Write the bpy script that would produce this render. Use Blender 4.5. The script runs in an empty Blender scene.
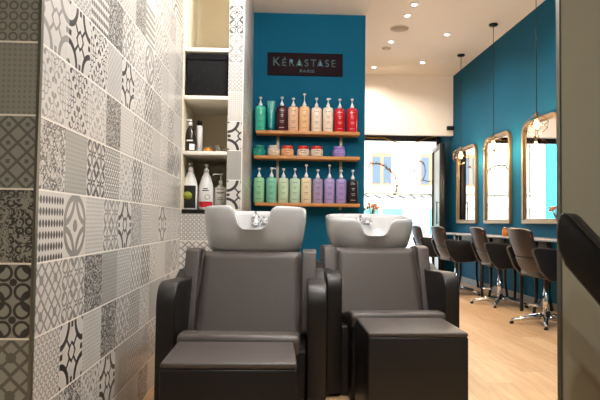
import bpy, bmesh, math, random
from mathutils import Vector, Matrix, Euler
R = math.radians
PI = math.pi
random.seed(7)
SC = bpy.context.scene
COL = SC.collection

# ---------------------------------------------------------------- camera
F = 575.0
EYE = Vector((0, 0, .95))
YAW, PITCH, ROLL = R(2.36), R(2.22), R(.72)
CM = Matrix.Rotation(-YAW, 3, 'Z') @ Matrix.Rotation(PI/2 + PITCH, 3, 'X') @ Matrix.Rotation(ROLL, 3, 'Z')
cam_data = bpy.data.cameras.new('camera')
cam_data.sensor_width = 36; cam_data.lens = F/600*36
cam_data.clip_start = .05; cam_data.clip_end = 300
cam = bpy.data.objects.new('camera', cam_data); COL.objects.link(cam)
cam.matrix_world = Matrix.Translation(EYE) @ CM.to_4x4()
SC.camera = cam

def P(px, py, X=None, Y=None, Z=None):
    """world point on the plane X=, Y= or Z= that the photograph shows at (px, py)"""
    d = CM @ Vector(((px-300)/F, -(py-200)/F, -1))
    if Y is not None: t = Y/d.y
    elif X is not None: t = X/d.x
    else: t = (Z-EYE.z)/d.z
    return EYE + d*t

# ---------------------------------------------------------------- node helper
class N:
    def __init__(s, nt, sock): s.nt, s.k = nt, sock
    def _m(s, op, *a, clamp=False):
        n = s.nt.nodes.new('ShaderNodeMath'); n.operation = op; n.use_clamp = clamp
        for i, v in enumerate(a):
            if isinstance(v, N): s.nt.links.new(v.k, n.inputs[i])
            else: n.inputs[i].default_value = v
        return N(s.nt, n.outputs[0])
    def __add__(s, o): return s._m('ADD', s, o)
    __radd__ = __add__
    def __sub__(s, o): return s._m('SUBTRACT', s, o)
    def __rsub__(s, o): return s._m('SUBTRACT', o, s)
    def __mul__(s, o): return s._m('MULTIPLY', s, o)
    __rmul__ = __mul__
    def __truediv__(s, o): return s._m('DIVIDE', s, o)
    def __abs__(s): return s._m('ABSOLUTE', s)
    def lt(s, o): return s._m('LESS_THAN', s, o)
    def gt(s, o): return s._m('GREATER_THAN', s, o)
    def sin(s): return s._m('SINE', s)
    def cos(s): return s._m('COSINE', s)
    def frac(s): return s._m('FRACT', s)
    def floor(s): return s._m('FLOOR', s)
    def sqrt(s): return s._m('SQRT', s)
    def mx(s, o): return s._m('MAXIMUM', s, o)
    def mn(s, o): return s._m('MINIMUM', s, o)

def rgb(c):
    """display 0-255 colour to linear"""
    return tuple((((v/255+.055)/1.055)**2.4 if v > 10 else v/255/12.92) for v in c) + (1,)

def mat(name, col, rough=.5, metal=0, spec=.5, bump=0, bscale=60, vary=0, vscale=8, emit=None, estr=0, coat=0, stretch=None, trans=0, alpha=1, ior=1.45):
    m = bpy.data.materials.new(name); m.use_nodes = True
    nt = m.node_tree; b = nt.nodes['Principled BSDF']
    c = rgb(col)
    b.inputs['Base Color'].default_value = c
    b.inputs['Roughness'].default_value = rough
    b.inputs['Metallic'].default_value = metal
    b.inputs['Specular IOR Level'].default_value = spec
    b.inputs['Coat Weight'].default_value = coat
    b.inputs['Transmission Weight'].default_value = trans
    b.inputs['IOR'].default_value = ior
    tc = nt.nodes.new('ShaderNodeTexCoord')
    mp = nt.nodes.new('ShaderNodeMapping')
    nt.links.new(tc.outputs['Object'], mp.inputs[0])
    if stretch: mp.inputs['Scale'].default_value = stretch
    nz = nt.nodes.new('ShaderNodeTexNoise'); nz.inputs['Scale'].default_value = vscale; nz.inputs['Detail'].default_value = 4
    nt.links.new(mp.outputs[0], nz.inputs['Vector'])
    mix = nt.nodes.new('ShaderNodeMix'); mix.data_type = 'RGBA'
    v = max(vary, .03)
    mix.inputs['A'].default_value = tuple(x*(1-v) for x in c[:3]) + (1,)
    mix.inputs['B'].default_value = tuple(min(1, x*(1+v)) for x in c[:3]) + (1,)
    nt.links.new(nz.outputs['Fac'], mix.inputs['Factor'])
    nt.links.new(mix.outputs['Result'], b.inputs['Base Color'])
    if bump:
        n2 = nt.nodes.new('ShaderNodeTexNoise'); n2.inputs['Scale'].default_value = bscale; n2.inputs['Detail'].default_value = 3
        nt.links.new(tc.outputs['Object'], n2.inputs['Vector'])
        bp = nt.nodes.new('ShaderNodeBump'); bp.inputs['Strength'].default_value = bump; bp.inputs['Distance'].default_value = .01
        nt.links.new(n2.outputs['Fac'], bp.inputs['Height'])
        nt.links.new(bp.outputs[0], b.inputs['Normal'])
    if emit:
        b.inputs['Emission Color'].default_value = rgb(emit); b.inputs['Emission Strength'].default_value = estr
    return m

M = {}
M['leather'] = mat('grey_brown_leather', (70, 63, 60), .42, spec=.45, bump=.12, bscale=180, vary=.06)
M['leather_dark'] = mat('black_leather', (17, 15, 16), .42, bump=.12, bscale=180)
M['seam'] = mat('leather_piping', (70, 64, 61), .5)
M['chair_leather'] = mat('chair_leather', (43, 37, 34), .4, spec=.5, bump=.1, bscale=150)
M['chair_black'] = mat('chair_black_leather', (20, 18, 18), .45, spec=.4, bump=.1, bscale=150)
M['ceramic'] = mat('white_ceramic', (186, 187, 188), .12, spec=.5, coat=.3)
M['chrome'] = mat('chrome', (225, 225, 228), .1, metal=1)
M['black_metal'] = mat('black_metal', (22, 22, 23), .35, metal=.3)
M['alu'] = mat('brushed_trim', (120, 118, 108), .35, metal=.7)
M['teal_wall'] = mat('teal_paint', (0, 84, 112), .75, spec=.2, vary=.04, vscale=2, bump=.03, bscale=200)
M['white_paint'] = mat('white_paint', (246, 236, 226), .7, vary=.02, vscale=1.5)
M['soffit'] = mat('cream_paint', (240, 230, 218), .7, vary=.02, vscale=1.5)
M['niche'] = mat('cream_niche_paint', (232, 222, 198), .6, vary=.03)
M['shelf_white'] = mat('white_shelf', (235, 230, 218), .45)
M['partition'] = mat('grey_green_lacquer', (164, 160, 142), .45, vary=.03, vscale=3)
M['wood_shelf'] = mat('oak_shelf', (186, 130, 74), .45, vary=.35, vscale=9, stretch=(1, 12, 12))
M['track'] = mat('shelf_track', (176, 160, 128), .4, metal=.3)
M['gold'] = mat('antique_gold', (130, 108, 78), .38, metal=.55, vary=.2, vscale=40)
M['gold_wire'] = mat('gold_wire', (120, 82, 48), .3, metal=.9)
M['mirror'] = mat('mirror_glass', (235, 238, 238), .01, metal=1)
M['sign_board'] = mat('dark_sign_board', (26, 11, 16), .7, spec=.15)
M['sign_text'] = mat('sign_letters', (28, 66, 72), .5)
M['sign_blue'] = mat('sign_blue_inlay', (50, 130, 175), .5)
M['sign_green'] = mat('sign_green_inlay', (60, 150, 125), .5)
M['pump_white'] = mat('white_plastic', (238, 236, 236), .3)
M['ink_dark'] = mat('dark_print', (40, 36, 38), .5)
M['ink_light'] = mat('light_print', (225, 220, 215), .5)
M['cloth_black'] = mat('black_fabric', (6, 4, 8), .95, bump=.5, bscale=40, vary=.5, vscale=20)
M['console_top'] = mat('pale_console_top', (135, 126, 120), .3)
M['console_apron'] = mat('grey_console_apron', (110, 108, 102), .5)
M['facade'] = mat('cream_render', (196, 188, 170), .85, vary=.04, vscale=.6)
M['stone'] = mat('pale_stone', (150, 142, 124), .8, vary=.08, vscale=2)
M['orange_frame'] = mat('orange_brick_surround', (180, 106, 74), .8, vary=.1)
M['blue_shutter'] = mat('blue_grey_pane', (62, 76, 88), .5)
M['aqua'] = mat('aqua_shop_pane', (66, 130, 124), .3, vary=.1, vscale=1)
M['turquoise'] = mat('turquoise_render', (50, 160, 180), .8)
M['pink'] = mat('pink_render', (215, 120, 115), .8)
M['asphalt'] = mat('pale_paving', (170, 165, 158), .85, vary=.1, vscale=2)
M['sign_white'] = mat('white_fascia', (200, 197, 190), .6)
M['baseboard'] = mat('grey_baseboard', (140, 136, 128), .5)
M['amber'] = mat('amber_glass', (200, 120, 40), .15)
M['glass_jar'] = mat('clear_glass', (225, 225, 215), .05, trans=.85)
M['flower'] = mat('orange_dried_flowers', (205, 130, 70), .8)
M['stem'] = mat('dry_stem', (120, 100, 60), .8)
M['tinsel'] = mat('gold_tinsel', (170, 130, 60), .35, metal=.4, vary=.4, vscale=60)
M['door_leaf'] = mat('grey_green_reflection', (110, 118, 105), .3)
M['bulb'] = mat('glowing_bulb', (255, 210, 150), .3, emit=(255, 180, 100), estr=9)
M['lens'] = mat('glowing_lens', (255, 245, 230), .3, emit=(255, 240, 222), estr=9)
M['grille'] = mat('speaker_grille', (120, 106, 94), .7)
M['ceiling_grille'] = mat('ceiling_grille', (196, 178, 160), .7)
M['back_room'] = mat('dim_back_wall', (120, 115, 108), .8)
M['red_tag'] = mat('red_tag', (190, 60, 45), .6)

# clear glass that lets daylight through
g = bpy.data.materials.new('window_glass'); g.use_nodes = True
nt = g.node_tree; nt.nodes.clear()
o_ = nt.nodes.new('ShaderNodeOutputMaterial'); t_ = nt.nodes.new('ShaderNodeBsdfTransparent'); gl = nt.nodes.new('ShaderNodeBsdfGlossy'); mx = nt.nodes.new('ShaderNodeMixShader')
lw = nt.nodes.new('ShaderNodeLayerWeight'); lw.inputs['Blend'].default_value = .15
t_.inputs[0].default_value = (.96, .98, .97, 1); gl.inputs['Roughness'].default_value = .02
nt.links.new(lw.outputs['Fresnel'], mx.inputs[0]); nt.links.new(t_.outputs[0], mx.inputs[1]); nt.links.new(gl.outputs[0], mx.inputs[2]); nt.links.new(mx.outputs[0], o_.inputs[0])
M['glass'] = g

# oak floor, boards running towards the shopfront
def floor_mat():
    m = bpy.data.materials.new('light_oak_floor'); m.use_nodes = True
    nt = m.node_tree; b = nt.nodes['Principled BSDF']
    tc = nt.nodes.new('ShaderNodeTexCoord'); sp = nt.nodes.new('ShaderNodeSeparateXYZ'); nt.links.new(tc.outputs['Object'], sp.inputs[0])
    x, y = N(nt, sp.outputs[0]), N(nt, sp.outputs[1])
    W = .16
    row = (x/W).floor(); fx = (x/W).frac()
    off = (row*12.9898).sin()*43.758
    yy = y/1.3 + off; col = yy.floor(); fy = yy.frac()
    tone = ((row*3.17 + col*7.77).sin()*531.3).frac()
    seam = (fx.lt(.014) + fy.lt(.003))
    cb = nt.nodes.new('ShaderNodeCombineXYZ')
    nt.links.new((x*16 + tone*9).k, cb.inputs[0]); nt.links.new((y*1.3 + tone*37).k, cb.inputs[1]); nt.links.new((tone*11).k, cb.inputs[2])
    nz = nt.nodes.new('ShaderNodeTexNoise'); nz.inputs['Scale'].default_value = 2.2; nz.inputs['Detail'].default_value = 5; nz.inputs['Distortion'].default_value = .8
    nt.links.new(cb.outputs[0], nz.inputs['Vector'])
    grain = N(nt, nz.outputs['Fac'])
    f = (grain-.5)*1.5 + tone*.5 + .25
    f = f._m('MINIMUM', f.mx(0), 1)
    mix = nt.nodes.new('ShaderNodeMix'); mix.data_type = 'RGBA'
    mix.inputs['A'].default_value = rgb((186, 142, 98)); mix.inputs['B'].default_value = rgb((222, 188, 146))
    nt.links.new(f.k, mix.inputs['Factor'])
    m2 = nt.nodes.new('ShaderNodeMix'); m2.data_type = 'RGBA'; m2.inputs['B'].default_value = rgb((140, 104, 70))
    nt.links.new((seam*.55).k, m2.inputs['Factor']); nt.links.new(mix.outputs['Result'], m2.inputs['A'])
    nt.links.new(m2.outputs['Result'], b.inputs['Base Color'])
    b.inputs['Roughness'].default_value = .38
    return m
M['floor'] = floor_mat()

# patchwork of printed ceramic tiles: every face is one tile, its pattern number, ink and ground stored on the face
def tile_mat():
    m = bpy.data.materials.new('printed_patchwork_tiles'); m.use_nodes = True
    nt = m.node_tree; b = nt.nodes['Principled BSDF']
    uv = nt.nodes.new('ShaderNodeUVMap'); uv.uv_map = 'tile'
    sp = nt.nodes.new('ShaderNodeSeparateXYZ'); nt.links.new(uv.outputs[0], sp.inputs[0])
    u, v = N(nt, sp.outputs[0]), N(nt, sp.outputs[1])
    def attr(n):
        a = nt.nodes.new('ShaderNodeAttribute'); a.attribute_name = n; return N(nt, a.outputs['Fac'])
    pat, ink, tone = attr('pat'), attr('ink'), attr('tone')
    a, c = abs(u*2-1), abs(v*2-1)
    def tri(x, k): return abs((x*k).frac()*2-1)
    rr = lambda x, y: (x*x+y*y).sqrt()
    u2, v2, u4, v4, u6, v6 = tri(u, 2), tri(v, 2), tri(u, 4), tri(v, 4), tri(u, 7), tri(v, 7)
    nz = nt.nodes.new('ShaderNodeTexNoise'); nz.inputs['Scale'].default_value = 30; nz.inputs['Detail'].default_value = 2
    tc = nt.nodes.new('ShaderNodeTexCoord'); nt.links.new(tc.outputs['Object'], nz.inputs['Vector'])
    noise = N(nt, nz.outputs['Fac'])
    nf = nt.nodes.new('ShaderNodeTexNoise'); nf.inputs['Scale'].default_value = 120; nf.inputs['Detail'].default_value = 2
    nt.links.new(tc.outputs['Object'], nf.inputs['Vector'])
    fine = N(nt, nf.outputs['Fac'])
    pats = []
    # 0 almost plain, fine dots
    pats.append(rr(tri(u, 14), tri(v, 14)).lt(.55)*.35)
    # 1 bold arabesque cross
    cr = rr(1-a, 1-c)
    band = abs(cr-.72).lt(.095)
    star = abs((a+c)*.7 + (a.mx(c))*.3 - .3).lt(.06)
    arm = (a.mn(c)).lt(.09)*(a.mx(c)).gt(.78)
    pats.append(band.mx(star).mx(arm).mx(abs(a-c).lt(.075)*(a+c).gt(.34)*cr.gt(.7)).mx(cr.lt(.16)))
    # 2 overlapping petals
    pats.append(abs(rr(a, c)-.92).lt(.1).mx(abs(rr(1-a, 1-c)-.92).lt(.1)).mx(rr(a, c).lt(.2)))
    # 3 octagon lattice
    pats.append(abs(u4+v4-1).lt(.2).mx((u4.mx(v4)).lt(.22)))
    # 4 scrolls
    pats.append((abs(((noise*26) + a*3).sin())).lt(.42).mx(abs(rr(u4-.5, v4-.5)-.36).lt(.12)*noise.gt(.5)))
    # 5 speckle
    pats.append(fine.gt(.5).mx((noise*50).sin().gt(.75)))
    # 6 vertical chain
    pats.append((abs((u*31.4).sin())*1.0 + (v*37.7).sin()*.45).gt(.72))
    # 7 diagonal stripes
    pats.append(((u+v)*8).frac().lt(.4))
    # 8 star net
    pats.append(abs(u2+v2-.95).lt(.13).mx(abs(u2-v2).lt(.1)).mx(rr(u2, v2).lt(.28)))
    # 9 dense leaves
    pats.append((abs((a*15).sin()*(c*15).cos() + ((a-c)*(a-c)*16).cos()*.7)).lt(.32))
    # 10 rings
    pats.append(abs(rr(u6, v6)-.72).lt(.2))
    # 11 circles with dots, trellis
    pats.append(abs(rr(u4, v4)-.8).lt(.15).mx(abs(rr(1-u2, 1-v2)-.5).lt(.12)).mx(rr(u2, v2).lt(.2)))
    total = None
    for i, p in enumerate(pats):
        s = p*abs(pat - float(i)).lt(.5)
        total = s if total is None else total + s
    k = total*ink
    mix = nt.nodes.new('ShaderNodeMix'); mix.data_type = 'RGBA'
    nt.links.new(k.k, mix.inputs['Factor'])
    ramp = nt.nodes.new('ShaderNodeMix'); ramp.data_type = 'RGBA'
    ramp.inputs['A'].default_value = rgb((124, 126, 118)); ramp.inputs['B'].default_value = rgb((214, 209, 203))
    nt.links.new(tone.k, ramp.inputs['Factor'])
    nt.links.new(ramp.outputs['Result'], mix.inputs['A'])
    mix.inputs['B'].default_value = rgb((48, 45, 46))
    g1 = abs(v-.5).gt(.487); g2 = abs(u-.5).gt(.49)*.35
    gm = nt.nodes.new('ShaderNodeMix'); gm.data_type = 'RGBA'; gm.inputs['B'].default_value = rgb((236, 230, 220))
    nt.links.new(g1.mx(g2).k, gm.inputs['Factor']); nt.links.new(mix.outputs['Result'], gm.inputs['A'])
    nt.links.new(gm.outputs['Result'], b.inputs['Base Color'])
    b.inputs['Roughness'].default_value = .3
    b.inputs['Specular IOR Level'].default_value = .45
    bp = nt.nodes.new('ShaderNodeBump'); bp.inputs['Strength'].default_value = .15; bp.inputs['Distance'].default_value = .004
    nt.links.new((total*-1).k, bp.inputs['Height']); nt.links.new(bp.outputs[0], b.inputs['Normal'])
    return m
M['tiles'] = tile_mat()

# ---------------------------------------------------------------- mesh helpers
class MB:
    def __init__(s): s.bm = bmesh.new(); s.slots = []
    def slot(s, m):
        if m not in s.slots: s.slots.append(m)
        return s.slots.index(m)
    def _mark(s, n0, m, smooth):
        s.bm.faces.ensure_lookup_table()
        i = s.slot(m) if m else 0
        for f in s.bm.faces[n0:]: f.material_index = i; f.smooth = smooth
    def box(s, a, b, bevel=0, seg=2, m=None, rot=None, pivot=None):
        n0 = len(s.bm.faces)
        a, b = Vector(a), Vector(b)
        lo = Vector((min(a.x, b.x), min(a.y, b.y), min(a.z, b.z))); hi = Vector((max(a.x, b.x), max(a.y, b.y), max(a.z, b.z)))
        t = bmesh.new(); bmesh.ops.create_cube(t, size=1)
        for v in t.verts: v.co = Vector((lo[i] + (v.co[i]+.5)*(hi[i]-lo[i]) for i in range(3)))
        if bevel: bmesh.ops.bevel(t, geom=t.edges[:], offset=min(bevel, min(hi-lo)*.49), segments=seg, profile=.5, affect='EDGES')
        if rot: 
            p = Vector(pivot) if pivot else (lo+hi)/2
            bmesh.ops.transform(t, matrix=Matrix.Translation(p) @ rot.to_4x4() @ Matrix.Translation(-p), verts=t.verts)
        s.merge(t, m, bevel > 0)
        return s
    def merge(s, t, m=None, smooth=False):
        n0 = len(s.bm.faces); me = bpy.data.meshes.new('tmp'); t.to_mesh(me); t.free(); s.bm.from_mesh(me); bpy.data.meshes.remove(me); s._mark(n0, m, smooth)
    def prism(s, pts, axis, c0, c1, bevel=0, seg=2, m=None):
        """polygon in the plane across axis ('x','y','z'), extruded c0..c1"""
        t = bmesh.new()
        def mk(p, c):
            if axis == 'x': return (c, p[0], p[1])
            if axis == 'y': return (p[0], c, p[1])
            return (p[0], p[1], c)
        A = [t.verts.new(mk(p, c0)) for p in pts]; B = [t.verts.new(mk(p, c1)) for p in pts]
        n = len(pts)
        t.faces.new(A); t.faces.new(B[::-1])
        for i in range(n): t.faces.new((A[i], A[(i+1) % n], B[(i+1) % n], B[i]))
        bmesh.ops.recalc_face_normals(t, faces=t.faces)
        if bevel:
            e = [e for e in t.edges if abs((e.verts[0].co - e.verts[1].co)['xyz'.index(axis)]) < 1e-6]
            bmesh.ops.bevel(t, geom=e, offset=bevel, segments=seg, profile=.5, affect='EDGES', clamp_overlap=True)
        s.merge(t, m, bevel > 0)
        return s
    def lathe(s, prof, c=(0, 0, 0), n=20, m=None, sx=1, sy=1, power=2):
        t = bmesh.new(); rings = []
        for r, z in prof:
            ring = []
            for i in range(n):
                th = 2*PI*i/n; cx, cy = math.cos(th), math.sin(th)
                if power != 2:
                    k = (abs(cx)**power + abs(cy)**power)**(-1/power); cx *= k; cy *= k
                ring.append(t.verts.new((c[0]+cx*r*sx, c[1]+cy*r*sy, c[2]+z)))
            rings.append(ring)
        for A, B in zip(rings, rings[1:]):
            for i in range(n): t.faces.new((A[i], A[(i+1) % n], B[(i+1) % n], B[i]))
        t.faces.new(rings[0][::-1]); t.faces.new(rings[-1])
        bmesh.ops.recalc_face_normals(t, faces=t.faces)
        s.merge(t, m, True)
        return s
    def tube(s, pts, r, n=8, m=None, closed=False, cap=True):
        pts = [Vector(p) for p in pts]; t = bmesh.new(); rings = []
        rs = r if isinstance(r, (list, tuple)) else [r]*len(pts)
        up = Vector((0, 0, 1)); N_ = len(pts)
        prev = None
        for i, p in enumerate(pts):
            if closed: d = pts[(i+1) % N_] - pts[i-1]
            else: d = pts[min(i+1, N_-1)] - pts[max(i-1, 0)]
            d.normalize()
            if prev is None:
                a = d.cross(up) if abs(d.z) < .9 else d.cross(Vector((1, 0, 0)))
            else: a = prev - d*prev.dot(d)
            a.normalize(); prev = a; b = d.cross(a)
            rings.append([t.verts.new(p + a*math.cos(2*PI*k/n)*rs[i] + b*math.sin(2*PI*k/n)*rs[i]) for k in range(n)])
        pairs = list(zip(rings, rings[1:])) + ([(rings[-1], rings[0])] if closed else [])
        for A, B in pairs:
            for k in range(n): t.faces.new((A[k], A[(k+1) % n], B[(k+1) % n], B[k]))
        if not closed and cap: t.faces.new(rings[0][::-1]); t.faces.new(rings[-1])
        bmesh.ops.recalc_face_normals(t, faces=t.faces)
        s.merge(t, m, True)
        return s
    def grid(s, fn, nu, nv, thick=0, m=None, smooth=True):
        """sheet fn(u,v)->co, optionally with thickness"""
        t = bmesh.new()
        V = [[t.verts.new(fn(i/nu, j/nv)) for j in range(nv+1)] for i in range(nu+1)]
        for i in range(nu):
            for j in range(nv): t.faces.new((V[i][j], V[i+1][j], V[i+1][j+1], V[i][j+1]))
        bmesh.ops.recalc_face_normals(t, faces=t.faces)
        if thick: bmesh.ops.solidify(t, geom=t.faces[:], thickness=thick)
        s.merge(t, m, smooth)
        return s
    def arc(s, r, z0, z1, a0, a1, c=(0, 0, 0), m=None):
        """thin printed patch wrapped on a round body"""
        k = max(2, int(abs(a1-a0)/.2)+1)
        return s.grid(lambda u, v: (c[0]+r*math.cos(a0+(a1-a0)*u), c[1]+r*math.sin(a0+(a1-a0)*u), c[2]+z0+(z1-z0)*v), k, 1, m=m)
    def build(s, name, m=None, parent=None, loc=None, rotz=0, sub=0, mod_bevel=0):
        me = bpy.data.meshes.new(name); s.bm.to_mesh(me); s.bm.free()
        ms = s.slots or []
        if m: 
            for x in ([m] if not ms or ms == [None] else []): me.materials.append(M[x])
        for x in ms:
            if x: me.materials.append(M[x])
        o = bpy.data.objects.new(name, me); COL.objects.link(o)
        if parent: o.parent = parent
        if loc: o.location = loc
        if rotz: o.rotation_euler.z = rotz
        if sub:
            md = o.modifiers.new('s', 'SUBSURF'); md.levels = sub; md.render_levels = sub
        if mod_bevel:
            md = o.modifiers.new('b', 'BEVEL'); md.width = mod_bevel; md.segments = 3
        return o

def tag(o, label=None, cat=None, group=None, kind=None):
    if label: o['label'] = label
    if cat: o['category'] = cat
    if group: o['group'] = group
    if kind: o['kind'] = kind
    return o
def thing(name, label, cat, loc=(0, 0, 0), rotz=0, group=None):
    o = bpy.data.objects.new(name, None); COL.objects.link(o); o.empty_display_size = .1
    o.location = loc; o.rotation_euler = (0, 0, rotz)
    return tag(o, label, cat, group)
def struct(o): o['kind'] = 'structure'; return o
def kids(o): return [c for c in bpy.data.objects if c.parent == o]
def copy_tree(o, parent=None):
    c = o.copy(); COL.objects.link(c)
    if parent: c.parent = parent
    for ch in kids(o): copy_tree(ch, c)
    return c
def rr_poly(pts, rads, seg=5):
    """polygon with rounded corners"""
    out = []; n = len(pts)
    for i, p in enumerate(pts):
        r = rads[i] if isinstance(rads, (list, tuple)) else rads
        p = Vector(p); a = (Vector(pts[i-1])-p); b = (Vector(pts[(i+1) % n])-p)
        if r <= 0: out.append(tuple(p)); continue
        la, lb = a.length, b.length; a.normalize(); b.normalize()
        ang = a.angle(b); d = min(r/math.tan(ang/2), la*.49, lb*.49)
        A, B = p+a*d, p+b*d
        for k in range(seg+1):
            t = k/seg; out.append(tuple((1-t)**2*A + 2*t*(1-t)*p + t*t*B))
    return out

# ---------------------------------------------------------------- room
T = .2155                     # tile
XL, XR = -.695, 3.11          # left and right walls
YP = 1.695                   # pillar front
YN = 4.2                      # wall with the niche
YB = 5.85                     # teal product wall
YF = 10.0                     # header above the shopfront
YD = 10.84                    # shopfront
ZH = 3.58; ZL = 3.10          # main and lowered ceilings
ZG = .8205                   # one grout line
XB = P(365, 90, Y=YB).x       # right end of the teal product wall
XPL, XPR = P(227.5, 130, Y=YN).x, P(242.5, 130, Y=YN).x

def plane_box(name, a, b, m, sname=None):
    return struct(MB().box(a, b).build(name, m))
struct(MB().box((-3, -2.5, -.1), (XR+.1, YD+.1, 0)).build('floor', 'floor'))
plane_box('ceiling', (-3, -2.5, ZH), (XR+.1, YD+.1, ZH+.1), 'white_paint')
# lowered ceiling over the wash area with its edge running towards the shopfront
plane_box('trim_1', (-3, -2.5, ZL), (XB, YB, ZH-.001), 'soffit')
plane_box('wall_right', (XR, -2.5, 0), (XR+.1, YD+.1, ZH), 'teal_wall')
plane_box('wall_back', (-3, -2.6, 0), (XR+.1, -2.5, ZH), 'back_room')
plane_box('wall_side', (-3.1, -2.5, 0), (-3, YP, ZH), 'back_room')
plane_box('baseboard_right', (XR-.014, 3, 0), (XR-.001, YD, .085), 'baseboard')

def tile_face(name, cols, rows, mapf, table, flip=False, clip=None):
    """cols/rows are tile edges; mapf(s, z) -> world; table(i, j) -> (pattern, ink, tone); the edge tiles may be cut"""
    bm = bmesh.new(); uvl = bm.loops.layers.uv.new('tile'); data = []
    for i, (s0, s1, u0, u1) in enumerate(cols):
        for j, (z0, z1, v0, v1) in enumerate(rows):
            vs = [bm.verts.new(mapf(s, z)) for s, z in ((s0, z0), (s1, z0), (s1, z1), (s0, z1))]
            f = bm.faces.new(vs if not flip else vs[::-1])
            uvs = [(u0, v0), (u1, v0), (u1, v1), (u0, v1)]
            if flip: uvs = uvs[::-1]
            for l, q in zip(f.loops, uvs): l[uvl].uv = q
            data.append(table(i, j))
    me = bpy.data.meshes.new(name); bm.to_mesh(me); bm.free()
    for k, nm in enumerate(('pat', 'ink', 'tone')):
        at = me.attributes.new(nm, 'FLOAT', 'FACE')
        for q, d in enumerate(data): at.data[q].value = d[k]
    me.materials.append(M['tiles'])
    o = bpy.data.objects.new(name, me); COL.objects.link(o)
    return struct(o)
def cuts(lo, hi, origin, size=T):
    """cut the interval lo..hi at origin + k*size"""
    out = []; k = math.floor((lo-origin)/size + 1e-6)
    while origin + k*size < hi - 1e-6:
        a, b = max(lo, origin+k*size), min(hi, origin+(k+1)*size)
        if b-a > 1e-4: out.append((a, b, (a-origin)/size-k, (b-origin)/size-k))
        k += 1
    return out
# code letters -> (pattern, ink, tone)
K = {'.': (0, .8, .8), ',': (0, .9, .35), 'b': (1, .95, .85), 'B': (1, .98, .85), 'g': (1, .55, .85), 'p': (2, .6, .9), 'P': (2, .85, .85),
     'o': (3, .6, .85), 'O': (3, .95, .8), 's': (4, .65, .85), 'S': (4, .9, .8), 'k': (5, .6, .8), 'K': (5, .92, .65), 'c': (6, .9, .9),
     'd': (7, .55, .85), 'n': (8, .62, .9), 'N': (8, .95, .85), 'l': (9, .55, .9), 'L': (9, .95, .9), 'r': (10, .55, .9), 'R': (10, .88, .85), 't': (11, .62, .9), 'T': (11, .92, .85)}
# rows of the long tiled wall from the floor up, columns from the pillar inwards (read off the photograph)
WALL = [
    'trRk.rK.dr.t',
    'kSlB,Rkt.rn.',        # below F
    'rB.KtRl,,p.n',        # F
    'ntK,rnNl.kpr',        # E  (339..264)
    'cp.tBkrdBlln',        # D  (264..188)
    'S,TRlNlnrokt',        # C  (188..117)
    'lLlK.ntdlNpr',        # B  (117..42)
    'gBLdBlNklL.r',        # A  (42..)
    'srcKtlpLr.tn',
    'ptknrKcnLrsk',
    'BkrNtl.gnklp',
    'nlKpnsTrkBct',
    'rtcNlkkpBsnl',
    'tnrLpKtlcNrk']
rows = cuts(0, ZL, ZG)
r0 = 0
def wall_code(i, j):
    row = WALL[min(j, len(WALL)-1)]
    return K[row[i % len(row)]]
cols = cuts(YP, YN+.0, YP, .219)
tile_face('wall_left', cols, rows, lambda s, z: (XL, s, z), wall_code, flip=False)
# pillar front facing the camera, shadow painted in as a darker tile tone
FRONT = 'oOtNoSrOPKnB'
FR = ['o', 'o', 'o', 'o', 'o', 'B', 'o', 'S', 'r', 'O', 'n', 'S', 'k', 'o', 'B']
frows = cuts(0, ZL, ZG)
fidx = {0: 'r', 1: 'T', 2: 'o', 3: 't', 4: 'B', 5: 'o', 6: 'S', 7: 'r', 8: 'O'}
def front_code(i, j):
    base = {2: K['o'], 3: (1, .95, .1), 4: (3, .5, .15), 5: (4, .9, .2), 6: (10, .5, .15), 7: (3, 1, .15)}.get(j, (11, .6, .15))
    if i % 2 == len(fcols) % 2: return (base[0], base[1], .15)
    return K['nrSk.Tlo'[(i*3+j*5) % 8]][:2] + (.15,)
fcols = cuts(-3, XL-.004, XL - .004)
tile_face('wall_front', fcols, frows, lambda s, z: (s, YP, z), front_code)
struct(MB().box((XL-.006, YP-.006, 0), (XL+.002, YP+.012, ZL)).build('trim_2', 'alu'))
plane_box('wall_left_core', (-3, YP+.02, 0), (XL-.01, YD, ZH), 'back_room')
# wall with the niche
ZN = P(200, 209.5, Y=YN).z
fr = lambda s, z: (s, YN, z)
nrows = [(a, b, v0, v1) for a, b, v0, v1 in cuts(0, ZN-.03, ZG-.015)]
NW = {4: 'r', 3: 'n', 2: 't', 1: 'l', 0: 'k'}
tile_face('wall_niche', cuts(XL, XPR, XL+.012), nrows, fr, lambda i, j: K['rtnrn'[(j+i*2) % 5] if j < 3 else ('n' if j == 3 else 'r')])
prow = cuts(ZN-.03, ZL, ZG)
PC = ['r', 'B', ',', 'B', '.', 'r', 't', 'T', 'r', 'n', 'b', '.', 'n', 'r']
tile_face('wall_pillar', cuts(XPL, XPR, XPL), prow, fr, lambda i, j: K[PC[j % len(PC)]])
tile_face('wall_pillar_side', cuts(YN, YB, YN), cuts(0, ZL, ZG), lambda s, z: (XPR, s, z), lambda i, j: K['lrn.tkcl,rndkBr'[(i*4+j*3) % 15]], flip=False)
struct(MB().box((XPR-.006, YN-.006, 0), (XPR+.002, YN+.004, ZL)).build('trim_3', 'shelf_white'))
YNB = 4.82
mb = MB()
mb.box((XL, YNB, 0), (XPL, YNB+.05, ZL), m='niche')
mb.box((XPL, YN+.004, ZN-.03), (XPL+.02, YNB, ZL), m='niche')
mb.box((XL-.005, YN+.004, ZN-.03), (XL+.008, YNB, ZL), m='niche')
struct(mb.build('wall_niche_lining'))
# teal product wall
plane_box('wall_teal', (XPR-.02, YB, 0), (XB, YB+.12, ZH), 'teal_wall')

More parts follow.
